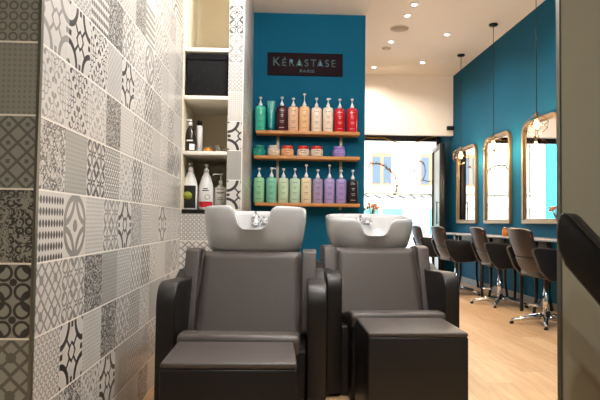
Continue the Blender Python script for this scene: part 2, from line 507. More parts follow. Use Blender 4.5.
# shelves in the niche
def niche_shelf(py, label, t=.028):
    z = P(205, py, Y=YN).z
    o = MB().box((XL+.009, YN+.004, z-t), (XPL-.001, YNB-.001, z), bevel=.003).build('niche_shelf', 'shelf_white')
    tag(o, label, 'shelf', 'white shelves in the tiled niche'); return z
ZS3 = niche_shelf(47.5, 'white niche shelf above the black fabric box, uppermost')
ZS2 = niche_shelf(95.5, 'white niche shelf that carries the black fabric box')
ZS1 = niche_shelf(151, 'white niche shelf under the brown pump bottle and small glass jars')
tag(MB().box((XL+.01, YN-.003, ZN-.03), (XPL-.001, YNB-.001, ZN), bevel=.003).build('niche_ledge', 'black_metal'),
    'black ledge at the foot of the niche under three white bottles', 'shelf')

# ---------------------------------------------------------------- shopfront and header
header = MB()
header.box((XB-1.6, YF, P(400, 134.5, Y=YF).z), (XR-.001, YF+.12, ZH-.001))
struct(header.build('wall_header', 'white_paint'))
ZHD = P(400, 134.5, Y=YF).z
# frame of the shopfront
door = MB()
XO0, XO1 = -.6, XR-.06
ZB = P(400, 141, Y=YD).z
door.box((XO0-.1, YD, 0), (XO0, YD+.08, ZHD+.4)); door.box((XO0, YD, ZB), (XO1, YD+.08, ZHD+.5))
door.box((XO1, YD-.02, 0), (XO1+.06, YD+.08, ZHD+.4))
struct(door.build('door_1', 'black_metal'))
ps = P(418, 190, Y=YD).x
gl_ = MB().box((XO0, YD+.03, 0), (XO1, YD+.038, ZB)).build('window_1', 'glass'); struct(gl_)
# black folded frame and open leaf on the right
lf = thing('glazed_door_leaf', 'glazed door leaf with a painted grey-green reflection and a black stile, standing open at the right of the shopfront', 'door', (2.885, 9.95, 0), R(-6.5))
zl = P(443, 143, Y=9.95).z
MB().box((-.03, 0, .01), (.06, .07, zl), bevel=.004).build('stile', 'black_metal', lf)
MB().box((-.03, .82, .01), (.04, .88, zl), bevel=.004).build('stile', 'black_metal', lf)
MB().box((-.03, .0705, zl-.08), (.04, .819, zl), bevel=.003).build('rail', 'black_metal', lf); MB().box((-.03, .0705, .01), (.04, .819, .12), bevel=.003).build('rail', 'black_metal', lf)
MB().box((-.006, .0705, .121), (.006, .819, zl-.081)).build('panel', 'door_leaf', lf)  # opaque grey-green stands in for reflections on the glass
MB().box((.0065, .0705, .121), (.012, .819, zl-.081)).build('dark_backing', 'black_metal', lf)  # dark sheet added so the leaf looks black in the mirror
MB().tube([(-.07, .035, .95), (-.07, .035, 1.35)], .01, m=None).tube([(-.07, .035, .97), (-.03, .035, .97)], .006).tube([(-.07, .035, 1.33), (-.03, .035, 1.33)], .006).build('handle', 'black_metal', lf)
plane_box('wall_shopfront', (-.72, YD+.0, 0), (XO0-.101, YD+.1, ZH), 'white_paint')
plane_box('wall_lintel', (XO0-.1, YD+.0, ZHD+.5), (XO1+.06, YD+.1, ZH), 'white_paint')
# at the header corner
c = P(452, 128.5, Y=YF)
tag(MB().box((c.x-.1, YF-.06, c.z-.035), (c.x+.04, YF-.001, c.z+.035), bevel=.008).build('door_sensor', 'black_metal'), 'small black box fixed to the cream header near the teal wall', 'sensor')

# ---------------------------------------------------------------- washing units
def basin_mesh():
    """ceramic bowl: outer skin, rim with the neck notch, inner bowl"""
    t = bmesh.new(); n = 72
    def ring(rx, ry, z, notch=0, cy=0, pw=3.2):
        vs = []
        for i in range(n):
            th = 2*PI*i/n - PI/2
            cx, cy_ = math.cos(th), math.sin(th)
            k = (abs(cx)**pw + abs(cy_)**pw)**(-1/pw)
            x, y = cx*k*rx, cy_*k*ry + cy
            zz = z
            if notch and cy_ < 0:
                q = abs(x)/.082
                w = 1/(1+math.exp((q-1)*11))
                zz -= notch*.9*w
            vs.append(t.verts.new((x, y, zz)))
        return vs
    prof = [(.19, .15, .0, 0, .0), (.225, .19, .004, 0, 0), (.246, .215, .03, 0, 0), (.262, .232, .10, 0, 0), (.271, .242, .165, .06, 0),
            (.272, .245, .205, .098, 0), (.27, .243, .222, .115, 0), (.262, .235, .23, .122, 0), (.25, .222, .226, .118, 0), (.238, .21, .205, .098, 0),
            (.225, .195, .13, .03, .0), (.2, .165, .07, 0, 0), (.14, .11, .045, 0, .01), (.04, .03, .04, 0, .02)]
    rs = [ring(*p[:3], notch=p[3], cy=p[4]) for p in prof]
    for A, B in zip(rs, rs[1:]):
        for i in range(n): t.faces.new((A[i], A[(i+1) % n], B[(i+1) % n], B[i]))
    t.faces.new(rs[0][::-1]); t.faces.new(rs[-1])
    bmesh.ops.recalc_face_normals(t, faces=t.faces)
    mb = MB(); mb.merge(t, None, True); return mb

def wash_unit(loc, rz, label):
    u = thing('washing_unit', label, 'salon chair', loc, rz, 'shampoo washing units')
    # floor-length arm slabs with rounded fronts
    for sx in (-1, 1):
        prof = rr_poly([(0, .02), (0, .68), (.36, .665), (.46, .70), (.70, .70), (.70, .02)], [.01, .11, .12, .03, .03, .01], 7)
        x0, x1 = sx*.29, sx*.375
        MB().prism(prof, 'x', min(x0, x1), max(x0, x1), bevel=.018, seg=3).build('armrest', 'leather_dark', u)
        # tall side wings of the back
        w = rr_poly([(.28, .40), (.425, .80), (.50, .81), (.60, .80), (.60, .40)], [.02, .02, .02, .02, .01], 3)
        a, b = sx*.262, sx*.335
        MB().prism(w, 'x', min(a, b), max(a, b), bevel=.012, seg=3).build('side_wing', 'leather', u)
    MB().box((-.289, .03, .0), (.289, .69, .38), bevel=.008).build('body', 'leather_dark', u)
    # seat cushion, front roll high, falling to the back
    sp = rr_poly([(-.11, .39), (-.11, .475), (0, .472), (.38, .40), (.38, .34), (0, .382)], [.03, .035, .05, .02, .02, .02], 5)
    MB().prism(sp, 'x', -.258, .258, bevel=.015, seg=3).build('seat', 'leather', u)
    # front lip under the seat
    MB().box((-.252, -.08, .0), (.252, .028, .388), bevel=.01).build('front_panel', 'leather_dark', u)
    # back cushion, slightly narrower at the top
    def back(u_, v_):
        y = .315 + .155*v_ ; z = .40 + .395*v_
        hw = .272 - .022*v_
        x = -hw + 2*hw*u_
        edge = min(1, min(u_, 1-u_)*14, )*min(1, (1-v_)*16)
        return (x, y - .028*math.sqrt(max(edge, 0)), z)
    bk = MB().grid(back, 40, 30)
    bk.box((-.25, .475, .40), (.25, .56, .79), bevel=.005)
    bo = bk.build('backrest', 'leather', u)
    for sx in (-1, 1):
        pp = [(sx*(.273-.022*k/8), .315+.155*k/8-.004, .40+.395*k/8) for k in range(9)]
        MB().tube(pp, .005).build('piping', 'seam', bo)
    # bowl and its mount
    MB().box((-.16, .50, .382), (.16, .72, .775), bevel=.02).build('bowl_stand', 'leather_dark', u)
    b = basin_mesh().build('basin', 'ceramic', u); b.location = (0, .705, .775); b.rotation_euler.x = R(-1.0); b.scale = (1.035, 1, 1.10)
    f = MB().lathe([(.022, 0), (.022, .015), (.014, .02), (.012, .055)], (-.02, .2, .15), 16)
    f.tube([(-.02, .2, .212), (-.02, .17, .220), (-.02, .12, .205), (-.02, .10, .19)], .007)
    f.build('faucet', 'chrome', b)
    h = MB().tube([(.04, .195, .175), (.05, .165, .19), (.045, .12, .18), (.04, .09, .165)], [.006, .006, .008, .011])
    h.lathe([(.014, 0), (.014, .018)], (.04, .2, .16), 12)
    h.build('shower_handset', 'chrome', b)
    # small dark marks on the inner back of the bowl
    pr = MB()
    for k, (x, z) in enumerate(((-.045, .185), (-.03, .165), (-.012, .19), (.005, .17), (.02, .188), (.035, .168), (.05, .186), (-.038, .148), (.012, .15), (.04, .15))):
        pr.tube([(x, .196, z), (x+.006, .196, z+.012), (x+.013, .196, z+.002)], .0022, 6)
    pr.build('dark_mark', 'ink_dark', b)
    return u
u1 = wash_unit((P(239.5, 222, Y=2.54).x+.013, 2.54, 0), R(-3.0), 'shampoo washing unit nearer the tiled wall, with white basin and black arms')
u2 = wash_unit((P(390, 222, Y=3.17).x+.026, 3.17, 0), R(3.2), 'farther shampoo washing unit in front of the shopfront view, with white basin')
for uu, tilt, hs in ((u1, -2.5, 1.1), (u2, 5, .93)):
    for ch in kids(uu):
        if ch.name.startswith('basin'): ch.rotation_euler.x = R(tilt); ch.scale.z = hs; ch.location.z = .783 if uu is u2 else .772

def footrest(x0, x1, y0, y1, z, label):
    cx, cy = (x0+x1)/2, (y0+y1)/2; hx, hy = (x1-x0)/2, (y1-y0)/2
    f = thing('footrest', label, 'footrest', (cx, cy, 0), 0, 'block footrests')
    MB().box((-hx, -hy, .012), (hx, hy, z-.022), bevel=.006).build('base_block', 'leather_dark', f)
    MB().box((-hx, -hy, z-.0215), (hx, hy, z), bevel=.009, seg=3).build('lit_top_cushion', 'leather', f)  # light on the top put into its colour, same leather as the block
    mb = MB()
    for sx in (-1, 1):
        for sy in (-1, 1): mb = MB().lathe([(.02, 0), (.02, .012)], (sx*(hx-.05), sy*(hy-.05), 0), 12); mb.build('foot', 'black_metal', f)
    MB().box((hx, -hy+.02, .16), (hx+.001, -hy+.032, .2)).build('tag', 'ink_light', f)
    return f
ZFt = .455
a, b = P(160, 362.5, Z=ZFt), P(297, 364, Z=ZFt); bk = Vector((0, 2.405, 0))
footrest(a.x, b.x, (a.y+b.y)/2, bk.y, ZFt, 'black block footrest with padded top in front of the unit by the tiled wall')
a, b = P(364, 331, Z=ZFt), P(467, 334.5, Z=ZFt); bk = Vector((0, 3.03, 0))
footrest(a.x+.014, b.x+.02, (a.y+b.y)/2, bk.y, ZFt, 'black block footrest with padded top painted lit grey beside the open wood floor, right-hand one')

# ---------------------------------------------------------------- salon chairs
def salon_chair(loc, rz, label):
    c = thing('salon_chair', label, 'salon chair', loc, rz, 'black salon chairs along the teal wall')
    prof = [(-.345, .915), (-.33, .85), (-.305, .76), (-.28, .69), (-.262, .645)]
    def interp(pr, t):
        t *= len(pr)-1; i = min(int(t), len(pr)-2); f = t-i
        return pr[i][0]*(1-f)+pr[i+1][0]*f, pr[i][1]*(1-f)+pr[i+1][1]*f
    def back(u, v):
        x, z = interp(prof, v); y = (u*2-1)*(.232 - .012*v); e = abs(u*2-1)
        z -= (.03*(e**6))*(1-v); x += .07*e**2.4
        return (x, y, z)
    bo = MB().grid(back, 16, 10, thick=.04).build('backrest', 'chair_leather', c, mod_bevel=.008)
    prof2 = [(-.262, .64), (-.235, .575), (-.19, .505), (-.12, .455), (-.02, .43), (.12, .43), (.24, .45)]
    def lower(u, v):
        x, z = interp(prof2, v); y = (u*2-1)*.225; e = abs(u*2-1)
        return (x + .06*e**2.4*(1-v), y, z + .05*e**3*(v))
    MB().grid(lower, 16, 14, thick=.035).build('seat_shell', 'chair_leather', c, mod_bevel=.006)
    MB().box((-.17, -.2, .455), (.25, .2, .53), bevel=.03, seg=3).build('seat_cushion', 'chair_leather', c)
    for sy in (-1, 1):
        w = rr_poly([(-.285, .745), (.21, .715), (.26, .60), (.14, .455), (-.11, .435), (-.20, .53)], [.04, .05, .05, .04, .05, .06], 5)
        o = MB().prism(w, 'y', -.022, .022, bevel=.012, seg=3).build('armrest', 'chair_black', c)
        o.location = (0, sy*.262, 0); 
        ed = [(p[0], -.024*1, p[1]) for p in w]
        MB().tube([(p[0]*.985, -.021*-sy*-1 if False else sy*.02, .6+(p[1]-.6)*.985) for p in w], .004, 6, closed=True).build('piping', 'seam', o)
    MB().lathe([(.03, .08), (.03, .30), (.024, .305), (.024, .43)], (0, 0, 0), 20).build('gas_column', 'chrome', c)
    MB().lathe([(.06, .055), (.055, .075), (.04, .09), (.036, .12), (.033, .12)], (0, 0, 0), 20).build('column_collar', 'chrome', c)
    for k in range(5):
        th = 2*PI*k/5 + .45
        d = Vector((math.cos(th), math.sin(th), 0))
        l = MB().tube([d*.04 + Vector((0, 0, .075)), d*.14 + Vector((0, 0, .066)), d*.24 + Vector((0, 0, .045)), d*.325 + Vector((0, 0, .034))], [.03, .024, .02, .017], 10)
        lo = l.build('base_arm', 'chrome', c)
        MB().lathe([(.018, 0), (.02, .012), (.012, .024)], tuple(d*.325), 12).build('foot', 'black_metal', lo)
    MB().tube([(-.03, -.02, .28), (-.12, -.10, .22), (-.2, -.14, .2)], .008).tube([(-.23, -.10, .2), (-.17, -.19, .2)], .009).build('pump_lever', 'chrome', c)
    MB().box((-.282, -.2475, .84), (-.272, -.2455, .862)).build('maker_tag', 'red_tag', c)
    return c
cpos = []
for bx, by, Zd in ((546.5, 324.5, 0), (500, 304.5, 0), (456.5, 293.5, 0), (433, 284, 0)):
    cpos.append(P(bx, by, Z=0))
labels = ['black salon chair partly hidden by the grey-green partition, largest in the row',
          'black salon chair second from the partition, in front of the middle mirror',
          'black salon chair third from the partition, facing the farthest mirror',
          'black salon chair farthest away, partly behind the farther washing basin']
ch0 = salon_chair((cpos[0].x, cpos[0].y, 0), R(2), labels[0])
for k in range(1, 4):
    c = copy_tree(ch0); c.location = (cpos[k].x, cpos[k].y, 0); c.rotation_euler.z = R([2, -3, 3, -2][k]); c['label'] = labels[k]

# near armchair at the right edge, standing against the partition
YA = 1.40
pts = [(559, 221), (561, 215.5), (564.5, 213), (570, 216), (600, 248), (650, 302), (650, 362), (600, 305), (566, 265), (559.5, 250), (557.2, 236)]
w = [(P(x, y, Y=YA).x, P(x, y, Y=YA).z) for x, y in pts]
ac = thing('armchair', 'black leather armchair cut off by the right edge, only its raised arm showing', 'chair', (w[5][0]+.28, 1.15, 0), 0)
ox = w[5][0]+.28
loc = [(x-ox, z) for x, z in w]
for sy in (-1, 1):
    yy = .25*sy
    q = MB().prism(rr_poly(loc, .004, 3), 'y', yy, yy+.05, bevel=.004, seg=2)
    for v in q.bm.verts: v.co.x += (v.co.y-yy)*1.05; v.co.z += (v.co.y-yy)*.02
    o = q.build('armrest', 'leather_dark', ac)
    MB().tube([(p[0], yy+.001, p[1]) for p in rr_poly(loc, .004, 2)], .0016, 6, closed=True).build('piping', 'seam', o)
MB().box((-.30, -.21, .38), (.25, .21, .5), bevel=.03, seg=3).build('seat', 'leather_dark', ac)
MB().box((.2, -.21, .5), (.3, .21, 1.0), bevel=.03, seg=3).build('backrest', 'leather_dark', ac)
MB().box((-.28, -.285, .3), (.28, .285, .379), bevel=.01).build('frame', 'black_metal', ac)
for sx in (-1, 1):
    for sy in (-1, 1): MB().tube([(sx*.2, sy*.2, 0), (sx*.2, sy*.2, .3)], .02).build('leg', 'chrome', ac)
# upright panels that carry the raised arms
for sy in (-1, 1): MB().box((-.26, sy*.25+.002, .381), (-.05, sy*.25+.05, .62), bevel=.008).build('arm_support', 'black_metal', ac)

# partition at the right of the opening
XPT = P(561.8, 200, Y=YP).x
struct(MB().box((XPT, YP, 0), (XR-.001, YP+.018, ZH-.001)).build('wall_partition', 'partition'))
struct(MB().box((XPT-.006, YP-.002, 0), (XPT-.0005, YP+.02, ZL)).build('trim_4', 'alu'))

# ---------------------------------------------------------------- mirrors, consoles, pendants
def mirror(yc, label):
    z0, z1, hw = .965, 2.22, .475
    m = thing('wall_mirror', label, 'mirror', (XR, yc, z0), 0, 'gold framed mirrors on the teal wall')
    H = z1-z0
    outer = rr_poly([(-hw, 0), (hw, 0), (hw, H), (-hw, H)], [.012, .012, .17, .17], 8)
    def inset(d):
        return rr_poly([(-hw+d, d), (hw-d, d), (hw-d, H-d), (-hw+d, H-d)], [.01, .01, .17-d, .17-d], 8)
    def ringmesh(A, B, xa, xb, name, mt, par):
        t = bmesh.new(); n = len(A)
        va = [t.verts.new((xa, p[0], p[1])) for p in A]; vb = [t.verts.new((xb, p[0], p[1])) for p in A]
        wa = [t.verts.new((xa, p[0], p[1])) for p in B]; wb = [t.verts.new((xb, p[0], p[1])) for p in B]
        for i in range(n):
            j = (i+1) % n
            t.faces.new((va[i], va[j], vb[j], vb[i])); t.faces.new((wa[i], wb[i], wb[j], wa[j]))
            t.faces.new((vb[i], vb[j], wb[j], wb[i])); t.faces.new((va[i], wa[i], wa[j], va[j]))
        bmesh.ops.recalc_face_normals(t, faces=t.faces)
        b = MB(); b.merge(t); return b.build(name, mt, par, mod_bevel=.006)
    ringmesh(outer, inset(.045), -.001, -.045, 'frame', 'gold', m)
    ringmesh(inset(.046), inset(.062), -.001, -.03, 'inner_moulding', 'gold', m)
    MB().prism(inset(.05), 'x', -.018, -.002).build('mirror_pane', 'mirror', m)
    return m
mirror(9.22, 'arched gold-framed mirror farthest away, beside the shopfront')
mirror(7.92, 'middle of the three gold-framed mirrors on the teal wall')
mirror(6.60, 'largest-looking gold-framed mirror, next to the grey-green partition')

def console(yc, label):
    t = thing('console_table', label, 'table', (0, yc, 0), 0, 'console tables under the mirrors')
    x0, x1 = 2.70, XR-.02
    MB().box((x0, -.54, .785), (x1, .54, .81), bevel=.004).build('tabletop', 'console_top', t)
    ap = MB().box((x0+.28, -.45, .70), (x1-.02, .45, .784)); ap.build('apron', 'console_apron', t)
    for sx, xx in ((-1, x0+.04), (1, x1-.04)):
        for sy in (-1, 1):
            y = sy*.46
            pts = [(xx, y, .785), (xx+sx*.0, y+sy*.02, .62), (xx, y+sy*.015, .5), (xx, y-sy*.005, .34), (xx, y-sy*.005, .18), (xx+sx*.01, y+sy*.02, .06), (xx+sx*.012, y+sy*.035, .0)]
            MB().tube(pts, [.026, .028, .024, .019, .017, .017, .02], 10).build('leg', 'black_metal', t)
    return t
for yc, lb in ((9.1, 'farthest console table with curved black legs, by the shopfront'), (8.0, 'pale-topped console table under the middle mirror'),
               (6.78, 'pale-topped console table with curved black legs behind the second chair'), (5.5, 'console table behind the chair nearest the partition')):
    console(yc, lb)
# amber jar and small things on the console
c = P(505.5, 230, X=2.85)
j = thing('amber_jar', 'small amber glass jar standing on the console below the middle mirror', 'jar', (2.85, c.y, .81))
MB().lathe([(.035, 0), (.04, .02), (.04, .07), (.03, .085), (.03, .09)], n=16).build('bowl', 'amber', j)
MB().lathe([(.033, .091), (.033, .105), (.01, .11)], n=16).build('lid', 'gold', j)

def pendant(px, py_canopy, pyb, rz, label, Y=None):
    if Y is None:
        c = P(px, py_canopy, Z=ZH)
    else: c = Vector((2.85, Y, ZH))
    p = thing('pendant_lamp', label, 'lamp', (c.x, c.y, ZH), 0, 'wire cage pendant lamps')
    MB().lathe([(.055, -.001), (.06, -.012), (.05, -.028), (.01, -.032)], n=20).build('canopy', 'black_metal', p)
    zb = P(px, pyb, Y=c.y).z - ZH
    MB().tube([(0, 0, -.03), (0, 0, zb+.14)], .004, 6).build('cord', 'black_metal', p)
    MB().lathe([(.008, zb+.145), (.018, zb+.13), (.018, zb+.08), (.014, zb+.075)], n=14).build('socket', 'gold', p)
    MB().lathe([(.012, zb+.074), (.02, zb+.05), (.032, zb+.015), (.028, zb-.01), (.012, zb-.028)], n=16).build('bulb', 'bulb', p)
    s = .165
    rot = Euler((R(45), R(35.26), 0)).to_matrix()
    rz_ = Matrix.Rotation(rz, 3, 'Z')
    V = {}
    for i in (-1, 1):
        for j in (-1, 1):
            for k in (-1, 1): V[(i, j, k)] = rz_ @ (Matrix.Rotation(R(-35.26), 3, 'Y') @ Matrix.Rotation(R(45), 3, 'X')) @ Vector((i*s/2, j*s/2, k*s/2)) + Vector((0, 0, zb+.01))
    cg = MB()
    for a in V:
        for ax in range(3):
            b = list(a); b[ax] *= -1; b = tuple(b)
            if a < b: cg.tube([V[a], V[b]], .0035, 6)
    top = max(V.values(), key=lambda v: v.z)
    cg.tube([top, Vector((0, 0, zb+.15))], .0035, 6)
    cg.build('wire_cage', 'gold_wire', p)
    L = bpy.data.lights.new('bulb_light', 'POINT'); L.energy = 8; L.color = (1, .72, .42); L.shadow_soft_size = .03
    lo = bpy.data.objects.new('bulb_light', L); COL.objects.link(lo); lo.parent = p; lo.location = (0, 0, zb - .06)
    return p
pendant(461, 54.6, 156.5, R(10), 'wire cube pendant lamp farthest away, hanging by the farthest mirror')
pendant(493.4, 24, 146.5, R(35), 'wire cube pendant lamp hanging in front of the middle mirror')
pendant(541, 0, 126, R(60), 'wire cube pendant lamp in front of the mirror nearest the partition', Y=6.18)

# ---------------------------------------------------------------- ceiling lights
def downlight(x, y, z, label, power, col=(1, .89, .78), size=150, group='recessed ceiling spotlights', blend=.9):
    d = thing('ceiling_spotlight', label, 'spotlight', (x, y, z), 0, group)
    t = MB(); n = 24
    t.lathe([(.045, -.001), (.048, -.003), (.047, -.009), (.032, -.01)], n=n).build('rim', 'white_paint', d)
    MB().lathe([(.031, -.0105), (.031, -.0125)], n=n).build('lens', 'lens', d)
    L = bpy.data.lights.new('spot_light', 'SPOT'); L.energy = power; L.color = col; L.spot_size = R(size); L.spot_blend = blend; L.shadow_soft_size = .05
    lo = bpy.data.objects.new('spot_light', L); COL.objects.link(lo); lo.parent = d; lo.location = (0, 0, -.03)
    return d
spots = [((414.4, 4), 'ceiling spotlight nearest the camera, top of the left row'), ((407.4, 15), 'ceiling spotlight second from the top of the picture in the left row'),
         ((391, 41.2), 'ceiling spotlight between the round and the small grille'), ((374, 66.8), 'ceiling spotlight farthest away beside the header wall'),
         ((447, 34), 'ceiling spotlight nearest the pendant lamps'), ((422.4, 62), 'ceiling spotlight near the header in the right row')]
SP = 29
for (px, py), lb in spots:
    c = P(px, py, Z=ZH); downlight(c.x, c.y, ZH, lb, SP)
# extra unseen spots added to light the styling side
for x, y in ((2.25, 6.0), (2.25, 4.3), (1.7, 3.0)):
    downlight(x, y, ZH, 'added unseen ceiling spotlight over the styling chairs', SP)
WASH = [(.2, 2.3), (.05, 3.5), (.05, 4.7), (.65, 2.9), (.6, 4.6)]
def globe(x, y, z, power):
    g = thing('added_globe_lamp', 'added unseen white globe lamp lighting the washing units', 'lamp', (x, y, ZL), 0, 'added globe lamps over the washing units')
    MB().lathe([(.05, -.001), (.055, -.015), (.01, -.025)], n=20).build('canopy', 'shelf_white', g)
    MB().tube([(0, 0, -.02), (0, 0, z-ZL+.07)], .005, 6).build('cord', 'black_metal', g)
    MB().lathe([(.01, z-ZL+.07)] + [(.07*math.sin(k*PI/10), z-ZL+.07*math.cos(k*PI/10)) for k in range(1, 10)] + [(.004, z-ZL-.07)], n=20).build('globe', 'lens', g)
    L = bpy.data.lights.new('fill_light', 'POINT'); L.energy = power; L.color = (.97, .98, 1); L.shadow_soft_size = .08
    lo = bpy.data.objects.new('fill_light', L); COL.objects.link(lo); lo.parent = g; lo.location = (0, 0, z-ZL-.16)
for x, y, pw in ((.6, 2.2, 34), (.35, 3.3, 18), (-.02, 3.9, 6)):  # unseen globes added to brighten the wash area and its soffit
    globe(x, y, 2.9, pw)
for x, y in ((-.5, -.9), (.7, -.9), (.1, .3)):  # unseen fill spots added to brighten the pillar front and partition
    downlight(x, y, ZL, 'added unseen fill spotlight behind the camera in the entrance', 36, (.97, 1, .93), group='added fill spotlights in the entrance')

def disc(px, py, r, label):
    c = P(px, py, Z=ZH)
    d = thing('ceiling_speaker', label, 'speaker', (c.x, c.y, ZH))
    MB().lathe([(r, -.001), (r, -.006), (r*.93, -.008)], n=28).build('ring', 'soffit', d)
    MB().lathe([(r*.92, -.0085), (r*.92, -.010)], n=28).build('grille', 'ceiling_grille', d)
disc(399.6, 28.4, .13, 'round beige speaker grille set in the ceiling')
disc(386.4, 48, .07, 'small round vent in the ceiling beyond the larger grille')

# ---------------------------------------------------------------- product wall: sign, shelves, bottles
def text_mesh(s, size, depth=.004, sx=1):
    cu = bpy.data.curves.new('t', 'FONT'); cu.body = s; cu.size = size; cu.extrude = depth/2; cu.align_x = 'CENTER'; cu.align_y = 'CENTER'
    ob = bpy.data.objects.new('t', cu); COL.objects.link(ob)
    dg = bpy.context.evaluated_depsgraph_get(); me = bpy.data.meshes.new_from_object(ob.evaluated_get(dg))
    bpy.data.objects.remove(ob); return me
def text(name, s, size, loc, mt, parent=None, rot=(PI/2, 0, 0), sx=1):
    me = text_mesh(s, size); me.materials.clear(); me.materials.append(M[mt])
    me.transform(Matrix.Scale(sx, 4, (1, 0, 0)))
    o = bpy.data.objects.new(name, me); COL.objects.link(o); o.rotation_euler = rot; o.location = loc
    if parent: o.parent = parent
    return o
s0, s1 = P(267.5, 52.5, Y=YB), P(342.5, 77, Y=YB)
sc = (s0+s1)/2
sg = thing('wall_sign', 'dark plum name board with thin pale letters on the teal wall', 'sign', (sc.x, YB, sc.z))
hw, hh = (s1.x-s0.x)/2, (s0.z-s1.z)/2
MB().box((-hw, -.012, -hh), (hw, -.001, hh), bevel=.002).build('board', 'sign_board', sg)
big = 'KÉRASTASE'
xs = [-.295, -.215, -.14, -.06, .015, .085, .155, .225, .29]
for ch, x in zip(big, xs):
    o = text('letter', ch, .13 if ch == 'K' else .105, (x, -.014, .012 if ch != 'K' else .02), 'sign_text', sg, sx=.95)
MB().box((-.15, -.015, .02), (-.125, -.0125, .045)).build('inlay', 'sign_blue', sg)
MB().prism([(-.075, -.01), (-.045, -.01), (-.06, .035)], 'y', -.015, -.0125).build('inlay', 'sign_green', sg)
MB().prism([(.14, -.01), (.17, -.01), (.155, .035)], 'y', -.015, -.0125).build('inlay', 'sign_blue', sg)
text('letter', 'PARIS', .045, (.02, -.014, -.072), 'sign_text', sg, sx=1.4)

SHY = .19
def oak_shelf(pl, pr, pyl, label):
    a = P(pl, pyl, Y=YB-SHY); x1 = P(pr, pyl, Y=YB-SHY).x
    tag(MB().box((a.x, YB-SHY, a.z-.032), (x1, YB-.001-.01, a.z), bevel=.002).build('wall_shelf', 'wood_shelf'), label, 'shelf', 'oak shelves on the teal wall')
    return a.z
Z1 = oak_shelf(256, 360, 130, 'top oak shelf on the teal wall carrying teal, peach and red bottles')
Z2 = oak_shelf(254, 360, 155, 'middle oak shelf on the teal wall carrying low jars')
Z3 = oak_shelf(255, 360, 202.3, 'bottom oak shelf on the teal wall carrying green, lavender and black bottles')
for px in (277.7, 340.7):
    x = P(px, 160, Y=YB).x
    tag(MB().box((x-.013, YB-.0095, P(px, 210, Y=YB).z), (x+.013, YB-.0005, Z1-.033)).build('shelf_track', 'track'),
        'beige vertical shelf track behind the %s side of the oak shelves' % ('left' if px < 300 else 'right'), 'shelf bracket')

colmats = {}
def cmat(c, rough=.3):
    k = 'plastic_%d_%d_%d' % c
    if k not in M: M[k] = mat(k, c, rough)
    return k
def bottle(px, pytop_body, zs, col, pump, label, ink='ink_dark', w=10.6, tall=0, spout=None, group='pump bottles on the oak shelves', capcol='pump_white', base=None, collar=None):
    Y = YB - .10
    x = P(px, 150, Y=Y).x; x += (P(px, (200 if zs < 1.3 else 120), Y=Y).x - x)
    r = w/2*Y/F
    h = P(px, pytop_body, Y=Y).z - zs
    b = thing('pump_bottle', label, 'bottle', (x, Y, zs), 0, group)
    body = MB()
    body.lathe([(r*.9, 0), (r, .006), (r, h*.86), (r*.96, h*.93), (r*.8, h*.98), (r*.35, h)], n=24, sy=.75, m=cmat(col))
    body.build('body', None, b)
    ph = P(px, pump, Y=Y).z - zs
    MB().lathe([(r*.36, h+.0005), (r*.36, h+.022), (r*.26, h+.028), (r*.12, h+.05)], n=14).build('collar', collar or capcol, b)
    pu = MB().lathe([(.0045, h+.0505), (.0045, ph-.02), (.0042, ph-.019)], n=8)
    pu.lathe([(.012, ph-.018), (.016, ph-.01), (.013, ph), (.004, ph+.002)], n=12)
    d = spout or (0, -1)
    pu.tube([(0, 0, ph-.009), (d[0]*.035, d[1]*.035, ph-.008), (d[0]*.045, d[1]*.045, ph-.016)], [.006, .005, .004], 8)
    pu.build('pump', capcol, b)
    # printed lines
    t = MB()
    rows = [(.80, .5, 3), (.62, .34, 4), (.56, .2, 2), (.40, .42, 3), (.34, .3, 2), (.14, .5, 4)]
    for zf, half, k in rows:
        for q in range(k):
            a0 = -PI/2 - half + 2*half*(q+.15)/k; a1 = -PI/2 - half + 2*half*(q+.8)/k
            nn = 3
            t.grid(lambda u, v: (math.cos(a0+(a1-a0)*u)*(r+.0007), math.sin(a0+(a1-a0)*u)*(r*.75+.0007), h*zf + .005*v), nn, 1)
    t.build('print', ink, b)
    return b
TG, BG = (62, 178, 150), (70, 28, 30)
bottle(260.3, 106, Z1, TG, 97, 'teal green pump bottle at the left end of the top oak shelf')
tb = P(271, 115, Y=YB-.1)
tu = thing('squeeze_tube', 'dark teal squeeze tube standing on its cap between two pump bottles', 'tube', (tb.x, YB-.1, Z1))
hT = P(271, 101, Y=YB-.1).z - Z1
def tubef(u, v):
    th = 2*PI*u; rx = .030 + .012*v; ry = .030*(1-v)+.002
    return (rx*math.cos(th), ry*math.sin(th), .035 + (hT-.035)*v)
MB().grid(tubef, 24, 8).build('body', cmat((24, 138, 128)), tu)
MB().lathe([(.029, 0), (.031, .004), (.031, .034)], n=20).build('cap', cmat((10, 84, 84)), tu)
bottle(281.8, 106, Z1, BG, 97, 'dark burgundy pump bottle on the top oak shelf', 'ink_light')
bottle(293.2, 106.5, Z1, (228, 182, 148), 98, 'peach pump bottle with a short pump on the top oak shelf')
bottle(304.3, 106.5, Z1, (232, 188, 140), 93.5, 'peach-gold pump bottle with the raised pump on the top oak shelf')
bottle(316.4, 107.5, Z1, (234, 214, 192), 98, 'cream pump bottle beside the peach-gold one on the top oak shelf')
bottle(328, 107.5, Z1, (236, 216, 196), 98.5, 'cream pump bottle directly left of the two red bottles', spout=(.5, -.85))
bottle(339.7, 108.5, Z1, (196, 22, 34), 99, 'red pump bottle next to the cream one on the top oak shelf', 'ink_light')
bottle(352, 108.5, Z1, (198, 20, 32), 99, 'red pump bottle at the right end of the top oak shelf', 'ink_light')
bottle(258.8, 177.3, Z3, (150, 208, 160), 168, 'light green pump bottle at the left end of the bottom oak shelf')
bottle(271.2, 177.3, Z3, (128, 196, 168), 167.5, 'sea green pump bottle with its spout turned right, bottom oak shelf', spout=(1, -.1))
